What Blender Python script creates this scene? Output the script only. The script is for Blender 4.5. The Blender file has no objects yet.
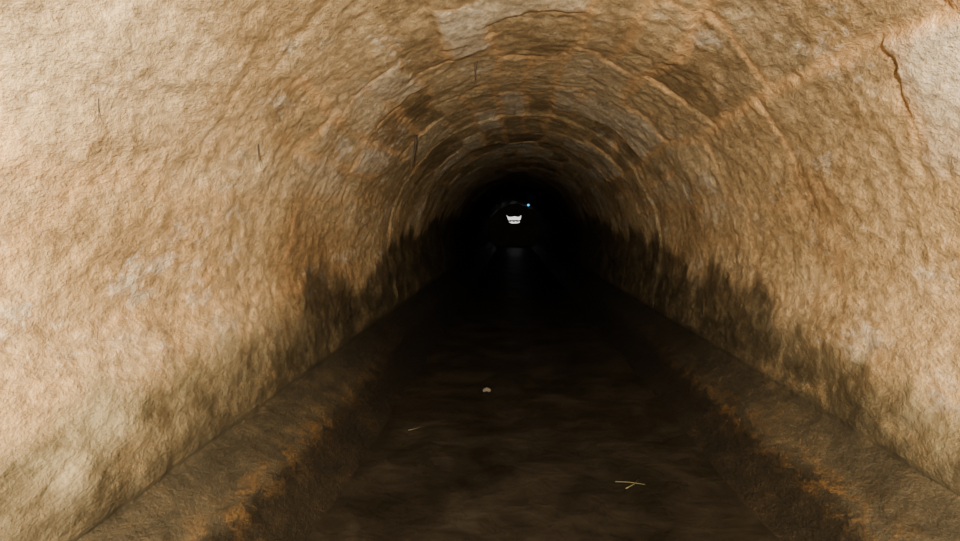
import bpy, math, numpy as np, bmesh
from mathutils import Vector, Matrix
rng=np.random.RandomState(7)

# ---------- numpy noise ----------
TAB=rng.rand(256,256)
def vnoise(x,y,seed=0):
    x=x+seed*17.31; y=y+seed*9.77
    xi=np.floor(x).astype(int); yi=np.floor(y).astype(int)
    fx=x-xi; fy=y-yi
    fx=fx*fx*(3-2*fx); fy=fy*fy*(3-2*fy)
    a=TAB[xi%256,yi%256]; b=TAB[(xi+1)%256,yi%256]
    c=TAB[xi%256,(yi+1)%256]; d=TAB[(xi+1)%256,(yi+1)%256]
    return (a*(1-fx)+b*fx)*(1-fy)+(c*(1-fx)+d*fx)*fy
def fbm(x,y,o=4,seed=0):
    s=0;a=.5;t=0
    for i in range(o):
        s=s+a*vnoise(x*2**i,y*2**i,seed+i*3); t+=a; a*=.5
    return s/t
def sstep(a,b,x):
    t=np.clip((x-a)/(b-a),0,1); return t*t*(3-2*t)

# ---------- tunnel profile (world z, water at 0, eye at 1.0) ----------
CX=0.10; CZ=0.76; R=1.2; YEND=38.0; YBACK=-4.0
half=[]
N1=105
for i in range(N1+1):
    a=math.pi/2*i/N1
    half.append((R*math.sin(a),CZ+R*math.cos(a)))
crown_n=len(half)
def seg(p,q,n):
    for i in range(1,n+1):
        t=i/n; half.append((p[0]+(q[0]-p[0])*t,p[1]+(q[1]-p[1])*t))
seg((1.2,.76),(1.12,.28),36)
wall_n=len(half)
seg((1.12,.28),(1.125,.258),3)
seg((1.125,.258),(1.07,.225),5)
seg((1.07,.225),(.93,.140),14)
seg((.93,.140),(.885,.10),5)
seg((.885,.10),(.74,0),12)
seg((.74,0),(.60,-.14),8)
H=np.array(half)
P=np.vstack([np.column_stack([-H[::-1,0],H[::-1,1]]),H[1:]])
d=np.hypot(*np.diff(P,axis=0).T); U=np.concatenate([[0],np.cumsum(d)]); mid=len(H)-1; U=U-U[mid]
T=np.gradient(P,axis=0); T/=np.hypot(T[:,0],T[:,1])[:,None]
NRM=np.column_stack([T[:,1],-T[:,0]])
ys=[YBACK]; y=YBACK
while y<YEND:
    st=.05 if y<0 else max(.014,.0042*y)
    st=min(st,.12); y+=st; ys.append(min(y,YEND))
V=np.array(ys)
uu,vv=np.meshgrid(U,V)
px=np.broadcast_to(P[:,0],uu.shape); pz=np.broadcast_to(P[:,1],uu.shape)
au=np.abs(uu); vs_=vv*.5
# masonry: long uneven vault stones, staggered
wu=uu+.08*(fbm(uu*2.2,vv*1.1,3,5)-.5)*2
wv=vv+.32*(fbm(uu*1.9,vv*.9,3,9)-.5)*2
bw=.43
bf=wu/bw+.5; b=np.floor(bf).astype(int)
RH=1.10
rowf=wv/RH+TAB[(b*31+11)%256,44]; k=np.floor(rowf).astype(int)
sub=TAB[(k*17+3)%256,(b*5+9)%256]>.6
fr=bf-b
halfsel=np.where(sub,(fr>.5).astype(int),0)
tone=TAB[(k*13+5)%256,(b*29+78+halfsel*41)%256]
du=np.minimum(fr,1-fr)*bw; du=np.where(sub,np.minimum(du,np.abs(fr-.5)*bw),du)
dv=np.minimum(rowf-k,1-(rowf-k))*RH*.55
dj=np.minimum(du,dv)+.040*(fbm(uu*8,vv*5,3,2)-.5)
vaultm=1-sstep(.95,1.75,au+.6*(fbm(uu*1.3,vs_*1.3,3,21)-.5))
mort=(1-sstep(.004,.050,dj))*(.42+.58*vaultm)*sstep(.36,.58,fbm(uu*2.4,vs_*2.4,3,31)+.06)
upper=sstep(.24,.34,pz)
ring=np.floor(vv/1.3).astype(int)
disp=.030*(TAB[(ring*3+1)%256,20]-.5)*upper*np.where(vv>7,1,.0)
disp+=(.018*(tone-.5))*vaultm
disp-=.009*(1-sstep(0,.035,dj))*(.2+.8*vaultm)*(.1+fbm(uu*3,vv*3,2,31))
disp+=upper*(.09*(fbm(uu*1.1,vs_*1.3,3,40)-.5)+.030*(fbm(uu*6,vs_*6,4,50)-.5)+.014*(fbm(uu*26,vs_*26,2,60)-.5))
disp+=(1-upper)*(.014*(fbm(uu*1.5,vv*.9,3,70)-.5)+.018*(fbm(uu*9,vs_*7,4,80)-.5))
X=px+NRM[:,0]*disp+CX; Z=pz+NRM[:,1]*disp
Y=vv.copy()
lvl=.52+.066*np.clip(vv-2.8,0,10)+.24*(fbm(vv*.9,vv*0+np.sign(uu)*3,3,90)-.5)+.36*(fbm(vv*3.2,pz*2.2,4,95)-.5)
stain=1-sstep(-.08,.06,pz-lvl)
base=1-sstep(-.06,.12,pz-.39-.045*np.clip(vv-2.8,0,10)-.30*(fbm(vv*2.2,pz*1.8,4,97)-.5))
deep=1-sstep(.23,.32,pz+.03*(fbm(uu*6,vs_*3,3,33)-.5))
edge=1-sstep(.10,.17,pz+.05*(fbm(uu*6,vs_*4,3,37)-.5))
lip=np.exp(-((pz-.14)/.035)**2)*(pz<.4)

def build(name,i0,i1,mat):
    nx=i1-i0+1; ny=len(V)
    co=np.stack([X[:,i0:i1+1],Y[:,i0:i1+1],Z[:,i0:i1+1]],-1).reshape(-1,3)
    idx=np.arange(nx*ny).reshape(ny,nx)
    f=np.stack([idx[:-1,:-1],idx[1:,:-1],idx[1:,1:],idx[:-1,1:]],-1).reshape(-1,4)
    me=bpy.data.meshes.new(name)
    me.vertices.add(len(co)); me.vertices.foreach_set("co",co.ravel())
    me.loops.add(f.size); me.loops.foreach_set("vertex_index",f.ravel().astype(np.int32))
    me.polygons.add(len(f)); me.polygons.foreach_set("loop_start",(np.arange(len(f))*4).astype(np.int32))
    me.polygons.foreach_set("loop_total",np.full(len(f),4,np.int32))
    me.polygons.foreach_set("use_smooth",np.ones(len(f),bool))
    me.update(calc_edges=True)
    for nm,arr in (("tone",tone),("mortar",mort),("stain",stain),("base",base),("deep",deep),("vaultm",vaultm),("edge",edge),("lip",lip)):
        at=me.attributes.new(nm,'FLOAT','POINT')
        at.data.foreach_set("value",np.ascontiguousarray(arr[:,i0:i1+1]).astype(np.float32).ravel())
    me.materials.append(mat)
    o=bpy.data.objects.new(name,me); bpy.context.collection.objects.link(o)
    return o

class NT:
    def __init__(s,name):
        s.m=bpy.data.materials.new(name); s.m.use_nodes=True
        s.t=s.m.node_tree; s.t.nodes.clear()
        s.out=s.n('ShaderNodeOutputMaterial'); s.b=s.n('ShaderNodeBsdfPrincipled')
        s.l(s.b.outputs[0],s.out.inputs[0])
    def n(s,t,**k):
        x=s.t.nodes.new(t)
        for a,v in k.items(): setattr(x,a,v)
        return x
    def l(s,a,b): s.t.links.new(a,b)
    def attr(s,name,o='Fac'):
        x=s.n('ShaderNodeAttribute'); x.attribute_name=name; return x.outputs[o]
    def noise(s,vec,scale,detail=4,rough=.55,dist=0,out=0):
        x=s.n('ShaderNodeTexNoise'); x.inputs['Scale'].default_value=scale; x.inputs['Detail'].default_value=detail
        x.inputs['Roughness'].default_value=rough; x.inputs['Distortion'].default_value=dist
        s.l(vec,x.inputs['Vector']); return x.outputs[out]
    def ramp(s,f,stops):
        x=s.n('ShaderNodeValToRGB'); e=x.color_ramp.elements
        while len(e)<len(stops): e.new(.5)
        for el,(p,c) in zip(e,stops):
            el.position=p; el.color=(*c,1) if not isinstance(c,(int,float)) else (c,c,c,1)
        s.l(f,x.inputs[0]); return x.outputs[0]
    def mix(s,f,a,b,mode='MIX'):
        x=s.n('ShaderNodeMix',data_type='RGBA',blend_type=mode)
        for v,i in ((f,0),(a,6),(b,7)):
            if hasattr(v,'links'): s.l(v,x.inputs[i])
            elif i==0: x.inputs[0].default_value=v
            else: x.inputs[i].default_value=(*v,1)
        return x.outputs[2]
    def math(s,op,a,b=0):
        x=s.n('ShaderNodeMath',operation=op)
        for i,v in enumerate((a,b)):
            if hasattr(v,'links'): s.l(v,x.inputs[i])
            else: x.inputs[i].default_value=v
        return x.outputs[0]

def stone():
    m=NT('tunnel_stone')
    g0=m.n('ShaderNodeTexCoord').outputs['Object']
    mp=m.n('ShaderNodeMapping'); mp.inputs['Scale'].default_value=(1,.42,1); m.l(g0,mp.inputs[0]); g=mp.outputs[0]
    big=m.noise(g,2.0,4,.6,.3); med=m.noise(g,7,5,.65); fine=m.noise(g,34,5,.7); vf=m.noise(g,120,3,.6)
    plaster=m.ramp(big,[(.32,(.34,.215,.098)),(.45,(.49,.335,.168)),(.56,(.60,.43,.235)),(.7,(.72,.56,.35))])
    tone=m.attr('tone')
    blk=m.ramp(tone,[(0,(.17,.12,.060)),(.2,(.27,.19,.100)),(.45,(.41,.295,.158)),(.65,(.52,.39,.225)),(.82,(.62,.51,.355)),(1,(.70,.61,.475))])
    vm=m.math('MULTIPLY',m.attr('vaultm'),m.ramp(med,[(.34,.5),(.6,1)]))
    col=m.mix(m.math('MULTIPLY',vm,.9),plaster,blk)
    col=m.mix(m.ramp(m.noise(g,3.1,5,.7,.6),[(.54,0),(.70,.42)]),col,(.58,.335,.145))
    col=m.mix(m.ramp(m.noise(g,3.6,6,.76,.3),[(.52,0),(.64,.6)]),col,(.25,.165,.082))
    col=m.mix(m.ramp(m.noise(g,3.0,7,.8,.1),[(.56,0),(.64,.6)]),col,(.74,.66,.54))
    col=m.mix(m.math('MULTIPLY',m.attr('mortar'),.72),col,(.68,.41,.19))
    col=m.mix(1.0,col,m.ramp(fine,[(.32,.56),(.5,.92),(.65,1.18)]),'MULTIPLY')
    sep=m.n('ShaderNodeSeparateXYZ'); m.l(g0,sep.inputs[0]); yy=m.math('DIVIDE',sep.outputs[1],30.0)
    st=m.attr('stain')
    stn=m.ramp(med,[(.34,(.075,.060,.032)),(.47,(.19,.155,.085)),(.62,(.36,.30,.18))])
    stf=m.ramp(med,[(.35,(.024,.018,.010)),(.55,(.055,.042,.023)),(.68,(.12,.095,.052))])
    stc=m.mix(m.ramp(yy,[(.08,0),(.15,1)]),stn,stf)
    sf=m.math('MULTIPLY',st,m.ramp(m.noise(g,5,5,.7),[(.35,.97),(.65,.74)]))
    col=m.mix(sf,col,stc)
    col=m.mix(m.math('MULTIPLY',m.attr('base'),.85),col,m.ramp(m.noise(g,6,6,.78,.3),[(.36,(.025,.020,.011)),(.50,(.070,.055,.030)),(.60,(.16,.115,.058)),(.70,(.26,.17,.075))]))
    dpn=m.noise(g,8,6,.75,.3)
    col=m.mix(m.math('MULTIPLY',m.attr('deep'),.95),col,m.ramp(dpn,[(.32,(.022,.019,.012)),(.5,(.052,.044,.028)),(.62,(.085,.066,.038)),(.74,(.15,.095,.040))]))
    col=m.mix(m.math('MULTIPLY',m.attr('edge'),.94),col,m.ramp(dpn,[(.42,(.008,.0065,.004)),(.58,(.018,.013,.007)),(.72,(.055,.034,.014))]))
    rust=m.math('MULTIPLY',m.attr('lip'),m.ramp(m.noise(g,17,6,.8,.2),[(.48,0),(.62,.7)]))
    col=m.mix(rust,col,(.17,.095,.032))
    ledge_falloff=m.mix(m.math('MULTIPLY',m.attr('deep'),m.ramp(yy,[(.10,0),(.19,.85)])),(1,1,1),(.10,.10,.10))  # light fall-off painted in: ledge colour darkens with distance
    col=m.mix(1.0,col,ledge_falloff,'MULTIPLY')
    far_falloff=m.ramp(yy,[(.28,0.0),(.42,.30),(.56,.80),(.72,1)])  # distant stone painted towards black, deepening the fall-off of light
    col=m.mix(far_falloff,col,(.012,.010,.008))
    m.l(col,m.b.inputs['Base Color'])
    m.l(m.ramp(st,[(0,.50),(1,.45)]),m.b.inputs['Roughness'])
    m.l(m.ramp(yy,[(.35,.5),(.6,.08)]),m.b.inputs['Specular IOR Level'])
    h=m.math('ADD',m.math('MULTIPLY',fine,1.1),m.math('MULTIPLY',vf,.25))
    h=m.math('ADD',h,m.math('MULTIPLY',med,.8))
    bp=m.n('ShaderNodeBump'); bp.inputs['Strength'].default_value=.8; bp.inputs['Distance'].default_value=.019
    m.l(h,bp.inputs['Height']); m.l(bp.outputs[0],m.b.inputs['Normal'])
    return m.m
ST=stone()
n=P.shape[0]
iL=mid-(crown_n-1); iR=mid+(crown_n-1); iLw=mid-(wall_n-1); iRw=mid+(wall_n-1)
build('ceiling',iL,iR,ST)
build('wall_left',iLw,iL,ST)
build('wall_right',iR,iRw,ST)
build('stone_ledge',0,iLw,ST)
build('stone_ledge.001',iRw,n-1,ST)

def mesh_obj(name,verts,faces,mat,smooth=False):
    me=bpy.data.meshes.new(name); me.from_pydata(verts,[],faces); me.update()
    if smooth:
        for p in me.polygons: p.use_smooth=True
    me.materials.append(mat)
    o=bpy.data.objects.new(name,me); bpy.context.collection.objects.link(o); return o

def simple(name,c1,c2,scale,rough=.8):
    m=NT(name); g=m.n('ShaderNodeTexCoord').outputs['Object']
    f=m.noise(g,scale,5,.65); m.l(m.ramp(f,[(.35,c1),(.65,c2)]),m.b.inputs['Base Color'])
    m.b.inputs['Roughness'].default_value=rough
    bp=m.n('ShaderNodeBump'); bp.inputs['Strength'].default_value=.4; bp.inputs['Distance'].default_value=.01
    m.l(f,bp.inputs['Height']); m.l(bp.outputs[0],m.b.inputs['Normal'])
    return m
mud=simple('mud',(.03,.022,.012),(.07,.05,.03),5)
mesh_obj('floor',[(CX-.75,YBACK,-.13),(CX+.75,YBACK,-.13),(CX+.75,YEND,-.13),(CX-.75,YEND,-.13)],[(0,1,2,3)],mud.m)

# silty water
w=NT('murky_water'); g=w.n('ShaderNodeTexCoord').outputs['Object']
mp=w.n('ShaderNodeMapping'); mp.inputs['Scale'].default_value=(1.0,.8,1); w.l(g,mp.inputs[0])
wn=w.noise(mp.outputs[0],9,3,.55,.5); wn2=w.noise(mp.outputs[0],3.2,6,.7,.4)
w.l(w.ramp(wn2,[(.35,(.007,.006,.0042)),(.5,(.014,.0118,.0085)),(.65,(.028,.0235,.017))]),w.b.inputs['Base Color'])
w.b.inputs['Roughness'].default_value=.40; w.b.inputs['IOR'].default_value=1.33; w.b.inputs['Specular IOR Level'].default_value=.24
bp=w.n('ShaderNodeBump'); bp.inputs['Strength'].default_value=.45; bp.inputs['Distance'].default_value=.02
w.l(wn,bp.inputs['Height']); w.l(bp.outputs[0],w.b.inputs['Normal'])
wx=[-.80+1.60*i/30 for i in range(31)]; wy=[YBACK+(YEND-YBACK)*j/400 for j in range(401)]
vs=[(CX+a,b_,.004*math.sin(9*a+3.1*b_)+.003*math.sin(7*b_-4*a)) for b_ in wy for a in wx]
fs=[(j*31+i,j*31+i+1,(j+1)*31+i+1,(j+1)*31+i) for j in range(400) for i in range(30)]
mesh_obj('water',vs,fs,w.m,True)

blackstone=simple('dark_masonry',(.02,.015,.01),(.05,.04,.028),3)
def slab_with_hole(name,y,hole,mat,th=.3):
    outer=[(-1.6,-.3),(1.8,-.3),(1.8,2.3),(-1.6,2.3)]
    bm=bmesh.new(); loops=[]
    for yy in (y,y+th):
        vo=[bm.verts.new((a,yy,c)) for a,c in outer]
        ee=[bm.edges.new((vo[i],vo[(i+1)%len(vo)])) for i in range(len(vo))]; vh=[]
        if hole:
            vh=[bm.verts.new((a,yy,c)) for a,c in hole]
            ee=ee+[bm.edges.new((vh[i],vh[(i+1)%len(vh)])) for i in range(len(vh))]
        bmesh.ops.triangle_fill(bm,edges=ee,use_beauty=True)
        loops.append((vo,vh))
    for q in (0,1):
        A,B=loops[0][q],loops[1][q]
        for i in range(len(A)):
            j=(i+1)%len(A); bm.faces.new((A[i],A[j],B[j],B[i]))
    bmesh.ops.recalc_face_normals(bm,faces=bm.faces)
    me=bpy.data.meshes.new(name); bm.to_mesh(me); bm.free(); me.materials.append(mat)
    o=bpy.data.objects.new(name,me); bpy.context.collection.objects.link(o)
hole=[(-.20,1.30),(-.27,1.47),(-.17,1.385),(.02,1.39),(.12,1.42),(.24,1.385),(.34,1.39),(.43,1.47),(.41,1.31),(.36,1.13),(.25,1.09),(-.02,1.08),(-.14,1.13)]
slab_with_hole('wall_back',YEND,hole,blackstone.m)
slab_with_hole('wall_light_block',YBACK-.3,None,blackstone.m)  # unseen wall added behind the camera to keep world light out
def box_bar(name,x0,x1,y,z,h,mat):
    N=12; vs=[];fs=[]
    for i in range(N+1):
        x=x0+(x1-x0)*i/N; zz=z+.012*math.sin(i*1.9); hh=h*(.8+.3*math.sin(i*2.3+1))
        vs+=[(x,y-.04,zz-hh/2),(x,y+.04,zz-hh/2),(x,y+.04,zz+hh/2),(x,y-.04,zz+hh/2)]
        if i:
            q=4*(i-1)
            for e in range(4): fs.append((q+e,q+(e+1)%4,q+4+(e+1)%4,q+4+e))
    fs+=[(3,2,1,0),(4*N,4*N+1,4*N+2,4*N+3)]
    mesh_obj(name,vs,fs,mat)
box_bar('fallen_beam',-.26,.44,YEND+.15,1.20,.10,blackstone.m)

rootm=simple('root_bark',(.02,.012,.007),(.05,.030,.016),30).m
def root(name,x,y,z,L,r=.003,seed=0):
    n_=10; vs=[];fs=[]
    for i in range(n_+1):
        t=i/n_; cx=x+.08*L*math.sin(3*t+seed); cy=y+.06*L*math.sin(4*t+seed*2)
        ra=r*(1-.75*t)
        for e in range(6):
            a=e*math.pi/3; vs.append((cx+ra*math.cos(a),cy+ra*math.sin(a),z+.03-t*(L+.03)))
        if i:
            q=6*(i-1)
            for e in range(6): fs.append((q+e,q+(e+1)%6,q+6+(e+1)%6,q+6+e))
    fs.append(tuple(range(5,-1,-1))); fs.append(tuple(6*n_+e for e in range(6)))
    mesh_obj(name,vs,fs,rootm,True)
root('hanging_root',-.69,5.6,1.60,.20,.012,1)
root('hanging_root',-.935,1.80,1.34,.10,.0028,2)
root('hanging_root',-.20,4.5,1.89,.08,.009,3)
root('hanging_root',-.95,3.0,1.30,.09,.0035,4)

leafm=simple('pale_leaf',(.18,.155,.12),(.28,.25,.19),20).m
straw=simple('straw',(.055,.050,.018),(.09,.08,.03),20).m
def leaf(name,x,y,s):
    N=14; vs=[(x,y,.030)];fs=[]
    for i in range(N):
        a=2*math.pi*i/N; r=s*(1+.12*math.cos(2*a)+.08*math.sin(5*a)); vs.append((x+r*math.cos(a),y+r*math.sin(a)*2.2,.012+.004*math.sin(3*a)))
    for i in range(N): fs.append((0,1+i,1+(i+1)%N))
    mesh_obj(name,vs,fs,leafm,True)
leaf('floating_leaf',-.15,4.74,.022)
def twig(name,paths,r,mat):
    vs=[];fs=[]
    for pts in paths:
        base=len(vs)
        for i,p in enumerate(pts):
            p=Vector(p); q=Vector(pts[min(i+1,len(pts)-1)])-Vector(pts[max(i-1,0)]); q.normalize()
            s=q.cross(Vector((0,0,1))).normalized(); u=s.cross(q); ra=r*(1-.5*i/(len(pts)-1))
            for e in range(6):
                a=e*math.pi/3; vs.append(tuple(p+s*ra*math.cos(a)+u*ra*math.sin(a)))
            if i:
                z=base+6*(i-1)
                for e in range(6): fs.append((z+e,z+(e+1)%6,z+6+(e+1)%6,z+6+e))
        fs.append(tuple(base+e for e in range(5,-1,-1))); fs.append(tuple(base+6*(len(pts)-1)+e for e in range(6)))
    mesh_obj(name,vs,fs,mat,True)
twig('floating_twig',[[(.40,3.06,.010),(.45,3.05,.012),(.51,3.03,.010)],[(.43,2.98,.010),(.47,3.03,.012),(.50,3.10,.014)]],.0022,straw)
twig('floating_twig',[[(-.50,3.80,.010),(-.46,3.84,.011),(-.43,3.90,.010)]],.0018,straw)

em=NT('blue_lamp_glass'); em.b.inputs['Base Color'].default_value=(.02,.2,.5,1)
em.b.inputs['Emission Color'].default_value=(.05,.5,1,1); em.b.inputs['Emission Strength'].default_value=2.5
root_e=bpy.data.objects.new('bulkhead_lamp',None); root_e.location=(.50,25,1.62); bpy.context.collection.objects.link(root_e)
def part(name,fn,mat):
    bm=bmesh.new(); fn(bm); me=bpy.data.meshes.new(name); bm.to_mesh(me); bm.free(); me.materials.append(mat)
    o=bpy.data.objects.new(name,me); o.parent=root_e; bpy.context.collection.objects.link(o)
part('lens',lambda bm:bmesh.ops.create_uvsphere(bm,u_segments=16,v_segments=10,radius=.034,matrix=Matrix.Translation((0,-.05,0))),em.m)
part('housing',lambda bm:bmesh.ops.create_cone(bm,cap_ends=True,segments=20,radius1=.06,radius2=.045,depth=.09,matrix=Matrix.Rotation(math.radians(90),4,'X')),blackstone.m)
part('bracket',lambda bm:bmesh.ops.create_cone(bm,cap_ends=True,segments=10,radius1=.012,radius2=.012,depth=.26,matrix=Matrix.Translation((0.02,0,.14))),blackstone.m)

W=bpy.data.worlds.new('World'); bpy.context.scene.world=W; W.use_nodes=True
bg=W.node_tree.nodes['Background']; bg.inputs[0].default_value=(1,.99,.98,1); bg.inputs[1].default_value=1.5

L=bpy.data.lights.new('camera_flash','SPOT'); L.energy=2150; L.spot_size=math.radians(136); L.spot_blend=1; L.shadow_soft_size=.05; L.color=(1,.895,.71)
lo=bpy.data.objects.new('camera_flash',L); lo.location=(.05,-.9,1.10); lo.rotation_euler=(math.radians(99),0,0); bpy.context.collection.objects.link(lo)

c=bpy.data.cameras.new('camera'); c.sensor_width=36; c.lens=30; c.clip_start=.02
co=bpy.data.objects.new('camera',c); co.location=(0,0,1.0)
co.rotation_euler=(math.radians(90-3.25),0,math.radians(2.3)); bpy.context.collection.objects.link(co)
bpy.context.scene.camera=co
